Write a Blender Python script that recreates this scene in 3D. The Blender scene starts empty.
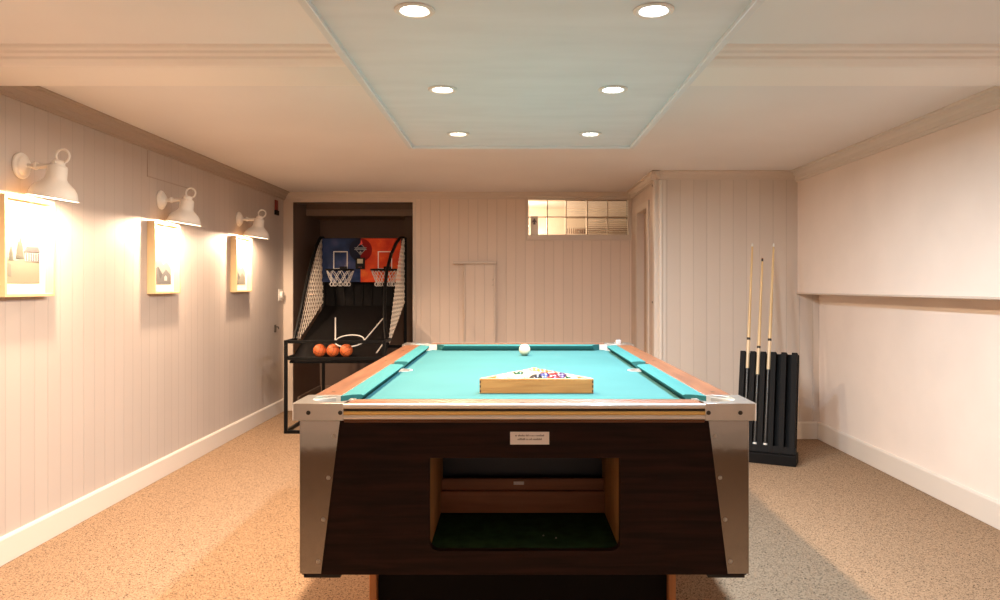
import bpy, bmesh, math, random
from mathutils import Vector, Matrix
from mathutils.geometry import tessellate_polygon
random.seed(7)
S = bpy.context.scene
COL = S.collection
PI = math.pi
R = math.radians

# ------------------------------------------------------------------ materials
def lin(c):
    return tuple(((x / 12.92) if x <= 0.04045 else ((x + 0.055) / 1.055) ** 2.4) for x in c)
def rgb(r, g, b):
    return lin((r / 255, g / 255, b / 255))

def mat(name, col, rough=0.5, metal=0.0, spec=0.5, bump=None, var=None, coat=0.0):
    """principled; var=(scale xyz, amount, detail) noise variation; bump=(scale, strength, distance)"""
    m = bpy.data.materials.new(name); m.use_nodes = True
    nt = m.node_tree; b = nt.nodes['Principled BSDF']
    b.inputs['Base Color'].default_value = (*col, 1)
    b.inputs['Roughness'].default_value = rough
    b.inputs['Metallic'].default_value = metal
    b.inputs['Specular IOR Level'].default_value = spec
    b.inputs['Coat Weight'].default_value = coat
    tc = nt.nodes.new('ShaderNodeTexCoord')
    if var:
        sc, amt, det = var
        mp = nt.nodes.new('ShaderNodeMapping'); mp.inputs['Scale'].default_value = sc
        nt.links.new(tc.outputs['Object'], mp.inputs['Vector'])
        n = nt.nodes.new('ShaderNodeTexNoise'); n.inputs['Scale'].default_value = 1; n.inputs['Detail'].default_value = det
        nt.links.new(mp.outputs[0], n.inputs['Vector'])
        r = nt.nodes.new('ShaderNodeValToRGB')
        r.color_ramp.elements[0].position = 0.3; r.color_ramp.elements[1].position = 0.7
        r.color_ramp.elements[0].color = (*[c * (1 - amt) for c in col], 1)
        r.color_ramp.elements[1].color = (*[min(1, c * (1 + amt)) for c in col], 1)
        nt.links.new(n.outputs['Fac'], r.inputs['Fac'])
        nt.links.new(r.outputs['Color'], b.inputs['Base Color'])
    if bump:
        sc, st, di = bump
        n = nt.nodes.new('ShaderNodeTexNoise'); n.inputs['Scale'].default_value = sc; n.inputs['Detail'].default_value = 4
        nt.links.new(tc.outputs['Object'], n.inputs['Vector'])
        bp = nt.nodes.new('ShaderNodeBump'); bp.inputs['Strength'].default_value = st; bp.inputs['Distance'].default_value = di
        nt.links.new(n.outputs['Fac'], bp.inputs['Height']); nt.links.new(bp.outputs[0], b.inputs['Normal'])
    return m

def emis(name, col, st):
    m = bpy.data.materials.new(name); m.use_nodes = True
    nt = m.node_tree; nt.nodes.clear()
    e = nt.nodes.new('ShaderNodeEmission'); o = nt.nodes.new('ShaderNodeOutputMaterial')
    e.inputs[0].default_value = (*col, 1); e.inputs[1].default_value = st
    nt.links.new(e.outputs[0], o.inputs[0])
    return m

def boards(name, col, axis, pitch, off=0.0, rough=0.55, depth=0.004, dark=0.72, alt=0.0):
    """painted tongue-and-groove boards: grooves every `pitch` m along object axis"""
    m = bpy.data.materials.new(name); m.use_nodes = True
    nt = m.node_tree; b = nt.nodes['Principled BSDF']; b.inputs['Roughness'].default_value = rough
    L = nt.links.new
    tc = nt.nodes.new('ShaderNodeTexCoord'); sx = nt.nodes.new('ShaderNodeSeparateXYZ'); L(tc.outputs['Object'], sx.inputs[0])
    def math_(op, a, bb=None):
        n = nt.nodes.new('ShaderNodeMath'); n.operation = op
        for i, v in enumerate((a, bb)):
            if v is None: continue
            if isinstance(v, (int, float)): n.inputs[i].default_value = v
            else: L(v, n.inputs[i])
        return n.outputs[0]
    u = math_('ADD', sx.outputs[axis], off + 100 * pitch)
    mo = math_('MODULO', u, pitch)
    d = math_('ABSOLUTE', math_('SUBTRACT', mo, pitch / 2))
    d = math_('SUBTRACT', pitch / 2, d)                 # distance to the nearest groove
    mr = nt.nodes.new('ShaderNodeMapRange'); mr.interpolation_type = 'SMOOTHSTEP'
    mr.inputs['From Min'].default_value = 0.0012; mr.inputs['From Max'].default_value = 0.0045
    L(d, mr.inputs['Value'])
    wn = nt.nodes.new('ShaderNodeTexWhiteNoise'); wn.noise_dimensions = '1D'
    L(math_('FLOOR', math_('DIVIDE', u, pitch)), wn.inputs['W'])
    no = nt.nodes.new('ShaderNodeTexNoise'); no.inputs['Scale'].default_value = 3; L(tc.outputs['Object'], no.inputs['Vector'])
    v = math_('ADD', math_('MULTIPLY', wn.outputs['Value'], 0.05), math_('MULTIPLY', no.outputs['Fac'], 0.05))
    v = math_('ADD', v, 0.95)
    g = math_('ADD', math_('MULTIPLY', mr.outputs[0], 1 - dark), dark)
    f = math_('MULTIPLY', g, v)
    vm = nt.nodes.new('ShaderNodeVectorMath'); vm.operation = 'SCALE'; vm.inputs[0].default_value = col
    L(f, vm.inputs['Scale']); L(vm.outputs[0], b.inputs['Base Color'])
    bp = nt.nodes.new('ShaderNodeBump'); bp.inputs['Strength'].default_value = 0.6; bp.inputs['Distance'].default_value = depth
    L(mr.outputs[0], bp.inputs['Height']); L(bp.outputs[0], b.inputs['Normal'])
    return m

def carpet():
    m = bpy.data.materials.new('speckled_carpet'); m.use_nodes = True
    nt = m.node_tree; b = nt.nodes['Principled BSDF']; L = nt.links.new
    b.inputs['Roughness'].default_value = 1; b.inputs['Specular IOR Level'].default_value = 0.05
    tc = nt.nodes.new('ShaderNodeTexCoord')
    v1 = nt.nodes.new('ShaderNodeTexVoronoi'); v1.inputs['Scale'].default_value = 250
    n2 = nt.nodes.new('ShaderNodeTexNoise'); n2.inputs['Scale'].default_value = 210; n2.inputs['Detail'].default_value = 2
    n3 = nt.nodes.new('ShaderNodeTexNoise'); n3.inputs['Scale'].default_value = 1.3
    for n in (v1, n2, n3): L(tc.outputs['Object'], n.inputs['Vector'])
    sc = nt.nodes.new('ShaderNodeSeparateColor'); L(v1.outputs['Color'], sc.inputs[0])
    r1 = nt.nodes.new('ShaderNodeValToRGB'); e = r1.color_ramp.elements
    e[0].position = 0.05; e[0].color = (*CARPET_FLECK, 1); e[1].position = 0.13; e[1].color = (*CARPET_DARK, 1)
    e2 = e.new(0.40); e2.color = (*CARPET, 1); e3 = e.new(1.0); e3.color = (*CARPET_LIGHT, 1)
    L(sc.outputs[0], r1.inputs['Fac'])
    mx = r1
    r3 = nt.nodes.new('ShaderNodeValToRGB'); r3.color_ramp.elements[0].color = (.9, .9, .9, 1); r3.color_ramp.elements[1].color = (1, 1, 1, 1)
    L(n3.outputs['Fac'], r3.inputs['Fac'])
    m2 = nt.nodes.new('ShaderNodeMix'); m2.data_type = 'RGBA'; m2.blend_type = 'MULTIPLY'; m2.inputs[0].default_value = 1
    L(mx.outputs['Color'], m2.inputs[6]); L(r3.outputs['Color'], m2.inputs[7])
    L(m2.outputs[2], b.inputs['Base Color'])
    bp = nt.nodes.new('ShaderNodeBump'); bp.inputs['Strength'].default_value = 0.5; bp.inputs['Distance'].default_value = 0.006
    L(n2.outputs['Fac'], bp.inputs['Height']); L(bp.outputs[0], b.inputs['Normal'])
    return m

def wood(name, c0, c1, scale=(3, 60, 60), rough=0.35, coat=0.0, spec=0.5):
    m = bpy.data.materials.new(name); m.use_nodes = True
    nt = m.node_tree; b = nt.nodes['Principled BSDF']; L = nt.links.new
    b.inputs['Roughness'].default_value = rough; b.inputs['Coat Weight'].default_value = coat; b.inputs['Specular IOR Level'].default_value = spec
    tc = nt.nodes.new('ShaderNodeTexCoord'); mp = nt.nodes.new('ShaderNodeMapping'); mp.inputs['Scale'].default_value = scale
    L(tc.outputs['Object'], mp.inputs['Vector'])
    n = nt.nodes.new('ShaderNodeTexNoise'); n.inputs['Scale'].default_value = 1; n.inputs['Detail'].default_value = 6; n.inputs['Distortion'].default_value = 0.6
    L(mp.outputs[0], n.inputs['Vector'])
    r = nt.nodes.new('ShaderNodeValToRGB'); r.color_ramp.elements[0].position = 0.35; r.color_ramp.elements[1].position = 0.65
    r.color_ramp.elements[0].color = (*c0, 1); r.color_ramp.elements[1].color = (*c1, 1)
    L(n.outputs['Fac'], r.inputs['Fac']); L(r.outputs['Color'], b.inputs['Base Color'])
    return m

def ribbed_glass(name, axis, scale):
    m = bpy.data.materials.new(name); m.use_nodes = True
    nt = m.node_tree; b = nt.nodes['Principled BSDF']; L = nt.links.new
    b.inputs['Base Color'].default_value = (1, 0.97, 0.92, 1)
    b.inputs['Roughness'].default_value = 0.12; b.inputs['Transmission Weight'].default_value = 1; b.inputs['IOR'].default_value = 1.3
    if axis is not None:
        tc = nt.nodes.new('ShaderNodeTexCoord')
        w = nt.nodes.new('ShaderNodeTexWave'); w.bands_direction = axis; w.inputs['Scale'].default_value = scale
        L(tc.outputs['Object'], w.inputs['Vector'])
        bp = nt.nodes.new('ShaderNodeBump'); bp.inputs['Strength'].default_value = 0.35; bp.inputs['Distance'].default_value = 0.01
        L(w.outputs['Fac'], bp.inputs['Height']); L(bp.outputs[0], b.inputs['Normal'])
    return m

CARPET = (0.335, 0.222, 0.140); CARPET_DARK = (0.245, 0.160, 0.100); CARPET_LIGHT = (0.41, 0.282, 0.183); CARPET_FLECK = (0.06, 0.038, 0.027)
M = {}
WALLC = (0.66, 0.555, 0.475)
M['carpet'] = carpet()
M['ceiling'] = mat('ceiling_paint', (0.835, 0.805, 0.79), 0.7, bump=(40, 0.05, 0.002), var=((1.2, 1.2, 1.2), 0.03, 3))
M['panel'] = mat('ceiling_panel_paint', (0.74, 0.77, 0.80), 0.55, bump=(30, 0.12, 0.003), var=((2.5, 9, 2.5), 0.04, 5))
M['panel_trim'] = mat('panel_lip_paint', (0.74, 0.75, 0.76), 0.4)
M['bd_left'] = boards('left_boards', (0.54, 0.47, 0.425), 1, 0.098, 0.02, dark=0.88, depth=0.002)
M['bd_back'] = boards('back_boards', (0.74, 0.615, 0.52), 0, 0.0915, 0.055, dark=0.84, depth=0.002)
M['bd_panel'] = boards('closet_boards', (0.66, 0.575, 0.505), 0, 0.104, 0.03, dark=0.86, depth=0.002)
M['bd_side'] = boards('closet_side_boards', WALLC, 1, 0.0915, 0.0, dark=0.8)
M['wall_right'] = mat('right_wall_plaster', (0.88, 0.775, 0.70), 0.75, bump=(60, 0.12, 0.003), var=((3, 3, 3), 0.03, 4))
M['trim'] = mat('painted_trim', (0.66, 0.565, 0.485), 0.45)
M['trim_left'] = mat('cornice_paint', (0.44, 0.35, 0.285), 0.5, var=((2, 2, 60), 0.04, 3))  # brown, darker than the paint of the other cornices
M['base'] = mat('baseboard_paint', (0.75, 0.68, 0.61), 0.4)
M['alcove'] = mat('brown_alcove_paint', (0.20, 0.132, 0.10), 0.6, var=((2, 2, 2), 0.1, 3))
M['alcove_trim'] = mat('alcove_trim_paint', (0.3, 0.21, 0.16), 0.5)
M['corridor'] = mat('corridor_paint', (0.8, 0.72, 0.62), 0.7)
M['brown_cup'] = mat('brown_cupboard_paint', (0.22, 0.12, 0.06), 0.5)
M['white_enamel'] = mat('white_enamel', (0.80, 0.76, 0.71), 0.3)
M['white_plastic'] = mat('white_plastic', (0.8, 0.78, 0.73), 0.35)
M['pocket_white'] = mat('pocket_liner_plastic', (0.46, 0.44, 0.41), 0.5)
M['pocket_dark'] = mat('pocket_well_rubber', (0.015, 0.013, 0.012), 0.7)
M['pale_wood'] = wood('pale_frame_wood', (0.66, 0.47, 0.25), (0.72, 0.53, 0.30), (30, 30, 3), 0.5)
M['mount'] = mat('mount_card', (0.62, 0.58, 0.52), 0.8)
M['walnut'] = wood('dark_walnut_laminate', (0.010, 0.0034, 0.0025), (0.026, 0.0080, 0.0055), (4, 60, 60), 0.45, spec=0.16)
M['rail_wood_y'] = wood('rail_laminate', (0.115, 0.043, 0.019), (0.185, 0.074, 0.034), (40, 3, 40), 0.4, spec=0.3)
M['rail_wood_x'] = wood('end_rail_laminate', (0.115, 0.043, 0.019), (0.185, 0.074, 0.034), (3, 40, 40), 0.4, spec=0.3)
M['alu'] = mat('cast_aluminium', (0.72, 0.68, 0.63), 0.3, 1.0, bump=(120, 0.05, 0.001))
M['alu_plate'] = mat('polished_corner_plate', (0.42, 0.38, 0.345), 0.06, 1.0, bump=(4, 0.06, 0.01))
M['chrome'] = mat('bright_trim_metal', (0.92, 0.90, 0.88), 0.36, 1.0)
M['brass'] = mat('brass_trim_metal', (0.98, 0.70, 0.28), 0.38, 1.0)
M['dark_metal'] = mat('dark_screw_metal', (0.08, 0.07, 0.06), 0.4, 1.0)
M['screw'] = mat('steel_screw', (0.5, 0.47, 0.44), 0.3, 1.0)
M['cloth'] = mat('turquoise_cloth', (0.040, 0.130, 0.135), 0.95, spec=0.1, bump=(900, 0.15, 0.001), var=((3, 3, 3), 0.06, 4))
M['cushion'] = mat('turquoise_cushion_cloth', (0.028, 0.132, 0.134), 0.9, spec=0.15, bump=(900, 0.1, 0.001))
M['green_felt'] = mat('green_tray_felt', (0.022, 0.055, 0.022), 0.95, spec=0.1, var=((25, 25, 25), 0.3, 3))
M['tray_wood'] = wood('tray_board_wood', (0.28, 0.11, 0.048), (0.38, 0.15, 0.07), (4, 50, 50), 0.5)
M['raw_ply'] = wood('raw_opening_wood', (0.38, 0.18, 0.055), (0.52, 0.27, 0.09), (60, 60, 5), 0.55)
M['navy'] = mat('navy_back_panel', (0.007, 0.014, 0.032), 0.35)
M['base_wood'] = wood('orange_leg_wood', (0.42, 0.16, 0.05), (0.52, 0.21, 0.07), (50, 50, 4), 0.4)
M['black_panel'] = mat('black_plinth_panel', (0.008, 0.0065, 0.006), 0.7, spec=0.12)
M['paper'] = mat('notice_paper', (0.95, 0.91, 0.92), 0.6)
M['ink'] = mat('notice_ink', (0.16, 0.13, 0.13), 0.7)
M['rack_wood'] = wood('triangle_rack_wood', (0.40, 0.175, 0.05), (0.52, 0.25, 0.08), (5, 60, 60), 0.45)
M['rack_joint'] = mat('dark_joint_end', (0.10, 0.045, 0.02), 0.6)
M['black_tube'] = mat('black_steel_tube', (0.004, 0.0038, 0.0038), 0.5, spec=0.12)
M['black_fabric'] = mat('black_ramp_fabric', (0.004, 0.0035, 0.0035), 0.7, spec=0.1)
M['white_line'] = mat('white_printed_line', (0.75, 0.72, 0.68), 0.6)
M['net'] = mat('cream_net_cord', (0.72, 0.63, 0.53), 0.8)
M['hoop_net'] = mat('white_hoop_cord', (0.55, 0.52, 0.5), 0.8)
M['rubber_ball'] = mat('orange_basketball_rubber', (0.62, 0.135, 0.03), 0.55, bump=(300, 0.2, 0.001))
M['black_line'] = mat('ball_seam', (0.02, 0.012, 0.01), 0.6)
M['rack_black'] = mat('black_rack_paint', (0.007, 0.006, 0.006), 0.65, spec=0.15)
M['maple'] = wood('maple_shaft', (0.62, 0.42, 0.20), (0.72, 0.52, 0.27), (60, 60, 3), 0.35)
M['maple_pale'] = wood('pale_forearm', (0.70, 0.50, 0.30), (0.78, 0.60, 0.38), (60, 60, 3), 0.35)
M['cue_butt'] = mat('speckled_black_butt', (0.02, 0.018, 0.017), 0.3, var=((160, 160, 160), 0.9, 2))
M['screen'] = mat('scoreboard_display', (0.36, 0.33, 0.24), 0.3)
M['red'] = mat('red_plastic', (0.30, 0.025, 0.02), 0.4)

def cloudy(name, stops, scale):
    m = bpy.data.materials.new(name); m.use_nodes = True
    nt = m.node_tree; b = nt.nodes['Principled BSDF']; L = nt.links.new
    b.inputs['Roughness'].default_value = 0.5; b.inputs['Specular IOR Level'].default_value = 0.15
    tc = nt.nodes.new('ShaderNodeTexCoord')
    n = nt.nodes.new('ShaderNodeTexNoise'); n.inputs['Scale'].default_value = scale; n.inputs['Detail'].default_value = 5
    L(tc.outputs['Object'], n.inputs['Vector'])
    r = nt.nodes.new('ShaderNodeValToRGB'); e = r.color_ramp.elements
    e[0].position, e[0].color = stops[0][0], (*stops[0][1], 1)
    e[1].position, e[1].color = stops[-1][0], (*stops[-1][1], 1)
    for p, c in stops[1:-1]:
        x = e.new(p); x.color = (*c, 1)
    L(n.outputs['Fac'], r.inputs['Fac']); L(r.outputs['Color'], b.inputs['Base Color'])
    return m
M['board_blue'] = cloudy('blue_board_print', [(0.3, (0.004, 0.013, 0.05)), (0.5, (0.010, 0.030, 0.10)), (0.64, (0.04, 0.05, 0.14)), (0.74, (0.3, 0.26, 0.3))], 6)
M['board_red'] = cloudy('red_board_print', [(0.3, (0.36, 0.015, 0.006)), (0.5, (0.60, 0.06, 0.012)), (0.66, (0.75, 0.20, 0.03)), (0.8, (0.6, 0.32, 0.12))], 5)
M['board_dark'] = mat('dark_board_circle', (0.010, 0.013, 0.030), 0.7, spec=.1)
M['board_darkred'] = mat('dark_red_board_circle', (0.20, 0.010, 0.010), 0.7, spec=.1)
M['badge_grey'] = mat('badge_grey', (.22, .24, .25), .6)

# ------------------------------------------------------------------ mesh helpers
def add_box(bm, x0, x1, y0, y1, z0, z1, mi=0, mtx=None):
    vs = [bm.verts.new((x, y, z)) for x in (x0, x1) for y in (y0, y1) for z in (z0, z1)]
    if mtx is not None:
        for v in vs: v.co = mtx @ v.co
    for f in ((0, 1, 3, 2), (4, 6, 7, 5), (0, 4, 5, 1), (2, 3, 7, 6), (0, 2, 6, 4), (1, 5, 7, 3)):
        bm.faces.new([vs[i] for i in f]).material_index = mi
    return vs

def add_plate(bm, outer, holes, t0, t1, fmap, mi=0):
    """extruded polygon with holes; fmap(u, v, t) -> xyz"""
    loops = [[Vector((u, v, 0)) for u, v in lp] for lp in [outer] + list(holes)]
    tris = tessellate_polygon(loops)
    flat = [p for lp in loops for p in lp]
    A = [bm.verts.new(fmap(p.x, p.y, t0)) for p in flat]
    B = [bm.verts.new(fmap(p.x, p.y, t1)) for p in flat]
    for t in tris:
        for W in (A, B):
            try: bm.faces.new([W[i] for i in t]).material_index = mi
            except ValueError: pass
    k = 0
    for lp in loops:
        n = len(lp)
        for i in range(n):
            a, b = k + i, k + (i + 1) % n
            bm.faces.new((A[a], A[b], B[b], B[a])).material_index = mi
        k += n

XZ = lambda u, v, t: (u, t, v)      # wall facing the camera
YZ = lambda u, v, t: (t, u, v)      # side wall
XY = lambda u, v, t: (u, v, t)      # horizontal

def rect(u0, u1, v0, v1): return [(u0, v0), (u1, v0), (u1, v1), (u0, v1)]
def arc(cx, cy, r, a0, a1, n, ry=None):
    return [(cx + r * math.cos(R(a0 + (a1 - a0) * i / n)), cy + (ry or r) * math.sin(R(a0 + (a1 - a0) * i / n))) for i in range(n + 1)]
def circle(cx, cy, r, n=32): return arc(cx, cy, r, 0, 360 - 360 / n, n - 1)

def add_tube(bm, pts, r, n=8, mi=0, closed=False, rs=None):
    pts = [Vector(p) for p in pts]; rings = []
    N = len(pts); up = None
    for i, p in enumerate(pts):
        a = pts[(i - 1) % N] if (closed or i > 0) else p
        b = pts[(i + 1) % N] if (closed or i < N - 1) else p
        d = (b - a).normalized()
        if up is None:
            up = d.orthogonal().normalized()
        else:
            up = (up - d * up.dot(d)).normalized()
        s = d.cross(up)
        rr = rs[i] if rs else r
        rings.append([bm.verts.new(p + (up * math.cos(2 * PI * k / n) + s * math.sin(2 * PI * k / n)) * rr) for k in range(n)])
    for i in range(N if closed else N - 1):
        A, B = rings[i], rings[(i + 1) % N]
        for k in range(n):
            bm.faces.new((A[k], A[(k + 1) % n], B[(k + 1) % n], B[k])).material_index = mi
    if not closed:
        bm.faces.new(rings[0]).material_index = mi; bm.faces.new(rings[-1]).material_index = mi

def add_lathe(bm, prof, n=32, mtx=None, mi=0):
    """prof: list of (r, z)"""
    mtx = mtx or Matrix()
    rings = []
    for r, z in prof:
        if r < 1e-6: rings.append([bm.verts.new(mtx @ Vector((0, 0, z)))])
        else: rings.append([bm.verts.new(mtx @ Vector((r * math.cos(2 * PI * k / n), r * math.sin(2 * PI * k / n), z))) for k in range(n)])
    for A, B in zip(rings, rings[1:]):
        for k in range(n):
            a = [A[k % len(A)], A[(k + 1) % len(A)]] if len(A) > 1 else [A[0]]
            b = [B[(k + 1) % len(B)], B[k % len(B)]] if len(B) > 1 else [B[0]]
            if len(a) + len(b) >= 3: bm.faces.new(a + b).material_index = mi
    for rg in (rings[0], rings[-1]):
        if len(rg) > 1 and prof[0] != prof[-1]:
            try: bm.faces.new(rg).material_index = mi
            except ValueError: pass

def add_prism(bm, prof, axis, a0, a1, mi=0, m0=0.0, m1=0.0):
    """extrude a 2D profile along axis 'x' (prof = (y,z)) or 'y' (prof = (x,z))"""
    if axis == 'x': f = lambda p, a: (a, p[0], p[1])
    else: f = lambda p, a: (p[0], a, p[1])
    A = [bm.verts.new(f(p, a0)) for p in prof]; B = [bm.verts.new(f(p, a1)) for p in prof]
    n = len(prof)
    for i in range(n):
        bm.faces.new((A[i], A[(i + 1) % n], B[(i + 1) % n], B[i])).material_index = mi
    bm.faces.new(A).material_index = mi; bm.faces.new(B).material_index = mi

def add_ball(bm, c, r, u=32, v=16, mi=0):
    res = bmesh.ops.create_uvsphere(bm, u_segments=u, v_segments=v, radius=r, matrix=Matrix.Translation(c))
    for f in bm.faces:
        if f.verts[0] in res['verts']: pass
    return res

NB = bmesh.new
def obj(name, bm, m, parent=None, loc=None, smooth=None, bevel=0.0, local=False):
    """links bm as ONE mesh object; bm is in world coordinates unless local"""
    off = Vector((0, 0, 0))
    if parent is not None and not local:
        p = parent
        while p is not None: off += p.location; p = p.parent
    if loc is not None: off = off + Vector(loc)
    if off.length: bmesh.ops.translate(bm, vec=-off, verts=bm.verts)
    bmesh.ops.recalc_face_normals(bm, faces=bm.faces)
    me = bpy.data.meshes.new(name); bm.to_mesh(me); bm.free()
    for x in (m if isinstance(m, (list, tuple)) else [m]): me.materials.append(x)
    if smooth:
        for p in me.polygons: p.use_smooth = True
        me.set_sharp_from_angle(angle=R(smooth))
    o = bpy.data.objects.new(name, me); COL.objects.link(o)
    if parent is not None: o.parent = parent
    if loc is not None: o.location = loc
    if bevel:
        b = o.modifiers.new('Bevel', 'BEVEL'); b.width = bevel; b.segments = 2; b.limit_method = 'ANGLE'; b.angle_limit = R(40)
    return o

def tag(o, label, cat, group=None, kind=None):
    o['label'] = label; o['category'] = cat
    if group: o['group'] = group
    if kind: o['kind'] = kind
    return o
def struct(o, label=None, cat=None):
    o['kind'] = 'structure'
    if label: o['label'] = label
    if cat: o['category'] = cat
    return o
def thing(name, label, cat, loc=(0, 0, 0), rz=0, group=None):
    o = bpy.data.objects.new(name, None); COL.objects.link(o)
    o.location = loc; o.rotation_euler = (0, 0, rz); o.empty_display_size = 0.1
    return tag(o, label, cat, group)
def dup(root, loc, label=None):
    r = root.copy(); COL.objects.link(r); r.location = loc
    if label: r['label'] = label
    for ch in list(root.children):
        c = ch.copy(); COL.objects.link(c); c.parent = r
        for g in list(ch.children):
            d = g.copy(); COL.objects.link(d); d.parent = c
    return r

# ------------------------------------------------------------------ the room
XL, XR, XU, YB, YP, YF, ZC = -2.20, 2.41, 2.24, 7.13, 5.81, -1.5, 2.10
bm = NB(); add_box(bm, -2.32, 2.55, YF - .1, 9.4, -0.1, 0)
struct(obj('floor', bm, M['carpet']), 'beige speckled loop pile carpet covering the whole floor', 'floor')
bm = NB(); add_box(bm, -2.32, 2.55, YF - .1, 9.4, ZC, ZC + 0.1)
struct(obj('ceiling', bm, M['ceiling']), 'low pale plaster ceiling with a warm tint', 'ceiling')
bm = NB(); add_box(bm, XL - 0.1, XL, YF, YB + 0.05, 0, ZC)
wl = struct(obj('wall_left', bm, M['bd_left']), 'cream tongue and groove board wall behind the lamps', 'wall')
bm = NB()                                                           # hatch outline let into the boards
for a in ((4.46, 4.466, 1.86, 2.02), (4.466, 5.07, 1.86, 1.866)): add_box(bm, XL - .001, XL + .003, *a)
obj('hatch_bead', bm, M['trim_left'], wl)
bm = NB(); add_box(bm, XL, XR, YF - 0.1, YF, 0, ZC)
struct(obj('wall_front', bm, M['wall_right']))
# back wall with alcove opening and window opening
bm = NB()
AX0, AX1, AZ = -2.11, -0.954, 2.01
WX0, WX1, WZ0, WZ1 = 0.154, 1.127, 1.69, 2.04
outer = [(XL, 0), (AX0, 0), (AX0, AZ), (AX1, AZ), (AX1, 0), (1.25, 0), (1.25, ZC), (XL, ZC)]
add_plate(bm, outer, [rect(WX0, WX1, WZ0, WZ1)], YB, YB + 0.14, XZ)
struct(obj('wall_back', bm, M['bd_back']), 'beige tongue and groove board wall facing the camera', 'wall')
# alcove shell
bm = NB()
add_box(bm, AX0 - 0.06, AX0, YB + 0.14, 8.13, 0, ZC)
add_box(bm, AX1, AX1 + 0.06, YB + 0.14, 8.13, 0, ZC)
add_box(bm, AX0 - 0.06, AX1 + 0.06, 8.13, 8.2, 0, ZC)
add_box(bm, AX0, AX1, 7.6, 8.13, 1.925, ZC)
add_box(bm, AX1 - 0.17, AX1, 7.75, 8.13, 0, 1.925)
add_box(bm, AX0 + .0005, AX0 + .004, YB + .001, YB + .15, 0, AZ - .005); add_box(bm, AX1 - .004, AX1 - .0005, YB + .001, YB + .15, 0, AZ - .005); add_box(bm, AX0 + .0005, AX1 - .0005, YB + .001, YB + .15, AZ - .005, AZ - .0005)
struct(obj('wall_alcove', bm, M['alcove']), 'dark brown painted recess behind the basketball game', 'wall')
bm = NB(); add_box(bm, AX0, AX0 + 0.015, YB + 0.14, 8.13, 0, 0.11); add_box(bm, AX0, AX1 - .17, 8.115, 8.13, 0, 0.11)
struct(obj('baseboard_alcove', bm, M['alcove_trim']))
bm = NB(); add_box(bm, AX0, AX1, 7.585, 7.6, 1.92, 1.985); add_box(bm, AX0, AX1, 7.578, 7.6, 1.975, 1.985)
struct(obj('trim_9', bm, M['alcove_trim']))
bm = NB(); add_box(bm, XL, AX0 + .002, YB - 0.012, YB, 0, AZ); add_box(bm, XL, AX1 + 0.03, YB - 0.012, YB, AZ - .004, AZ + 0.03)
add_box(bm, AX1 - .002, AX1 + 0.03, YB - 0.012, YB, 0, AZ)
struct(obj('trim_8', bm, M['trim'], bevel=.003), 'pale wooden casing round the dark recess', 'trim')
# closet block on the right
bm = NB()
add_plate(bm, [(YP + .1, 0), (6.26, 0), (6.26, 1.86), (6.75, 1.86), (6.75, 0), (YB, 0), (YB, ZC), (YP + .1, ZC)], [], 1.15, 1.25, YZ)
struct(obj('wall_closet_side', bm, M['bd_side']), 'narrow board wall holding the doorway beside the closet', 'wall')
bm = NB(); add_box(bm, 1.15, 2.50, YP, YP + 0.1, 0, ZC)
struct(obj('wall_closet_front', bm, M['bd_panel']), 'vertical board wall behind the cue stand', 'wall')
bm = NB(); add_box(bm, 1.25, 2.50, YP + 0.1, YB + .14, 0, ZC)
# door in the doorway (slightly recessed leaf) and casing
d1 = bpy.data.objects.new('door_1', None); COL.objects.link(d1); d1.location = (1.21, 6.5, 0)
struct(d1, 'narrow beige door set in the closet side wall', 'door')
bm.free()
bm = NB(); add_box(bm, 1.205, 1.245, 6.262, 6.748, 0.01, 1.858); obj('door_leaf', bm, mat('door_paint', (0.50, 0.37, 0.26), .5), d1, bevel=.003)
bm = NB(); add_plate(bm, [(6.19, 0), (6.26, 0), (6.26, 1.86), (6.75, 1.86), (6.75, 0), (6.81, 0), (6.81, 1.92), (6.19, 1.92)], [], 1.135, 1.15, YZ)
obj('door_casing', bm, M['trim'], d1, bevel=.003)
for z in (2.0, 1.07):
    bm = NB(); add_ball(bm, (1.128, 5.90, z), 0.013, 12, 8); obj('knob', bm, M['dark_metal'], d1, smooth=60)
bm = NB(); add_box(bm, 1.12, 1.15, YP + .02, YP + .09, 0, 2.04); add_tube(bm, [(1.165, YP - .012, 0), (1.165, YP - .012, 2.03)], .017, 12); add_box(bm, 1.145, 1.15 + .055, YP - .008, YP, 0, 2.03)
struct(obj('trim_7', bm, M['base'], smooth=40), 'rounded pale corner post of the closet wall', 'trim')
# right wall: upper part stands proud of the lower
bm = NB(); add_box(bm, XU, XR + 0.1, YF, YP, 1.145, ZC); add_box(bm, XR, XR + 0.1, YF, YP, 0, 1.145)
wr = struct(obj('wall_right', bm, M['wall_right'], bevel=.004), 'smooth pinkish white wall with a projecting upper half', 'wall')
bm = NB(); add_box(bm, XU - 0.012, XR, YF, YP, 1.137, 1.150)
obj('ledge_edge', bm, M['trim'], wr, bevel=.003)
# baseboards
def baseboard(name, prof, axis, a0, a1, m=None):
    bm = NB(); add_prism(bm, prof, axis, a0, a1); return struct(obj(name, bm, m or M['base'], bevel=.003))
def bprof(x, s, h=0.13): return [(x, 0), (x + s * .016, 0), (x + s * .016, h - .012), (x + s * .010, h), (x, h)]
baseboard('baseboard_left', bprof(XL, 1, .122), 'y', YF, YB - .012)
baseboard('baseboard_right', bprof(XR, -1, .136), 'y', YF, YP)
baseboard('baseboard_closet', bprof(YP, -1, .136), 'x', 1.21, XR - .016)
baseboard('baseboard_back', bprof(YB, -1, .12), 'x', AX1 + .03, 1.15, M['trim'])
baseboard('baseboard_front', bprof(YF, 1, .12), 'x', XL, XR)
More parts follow.
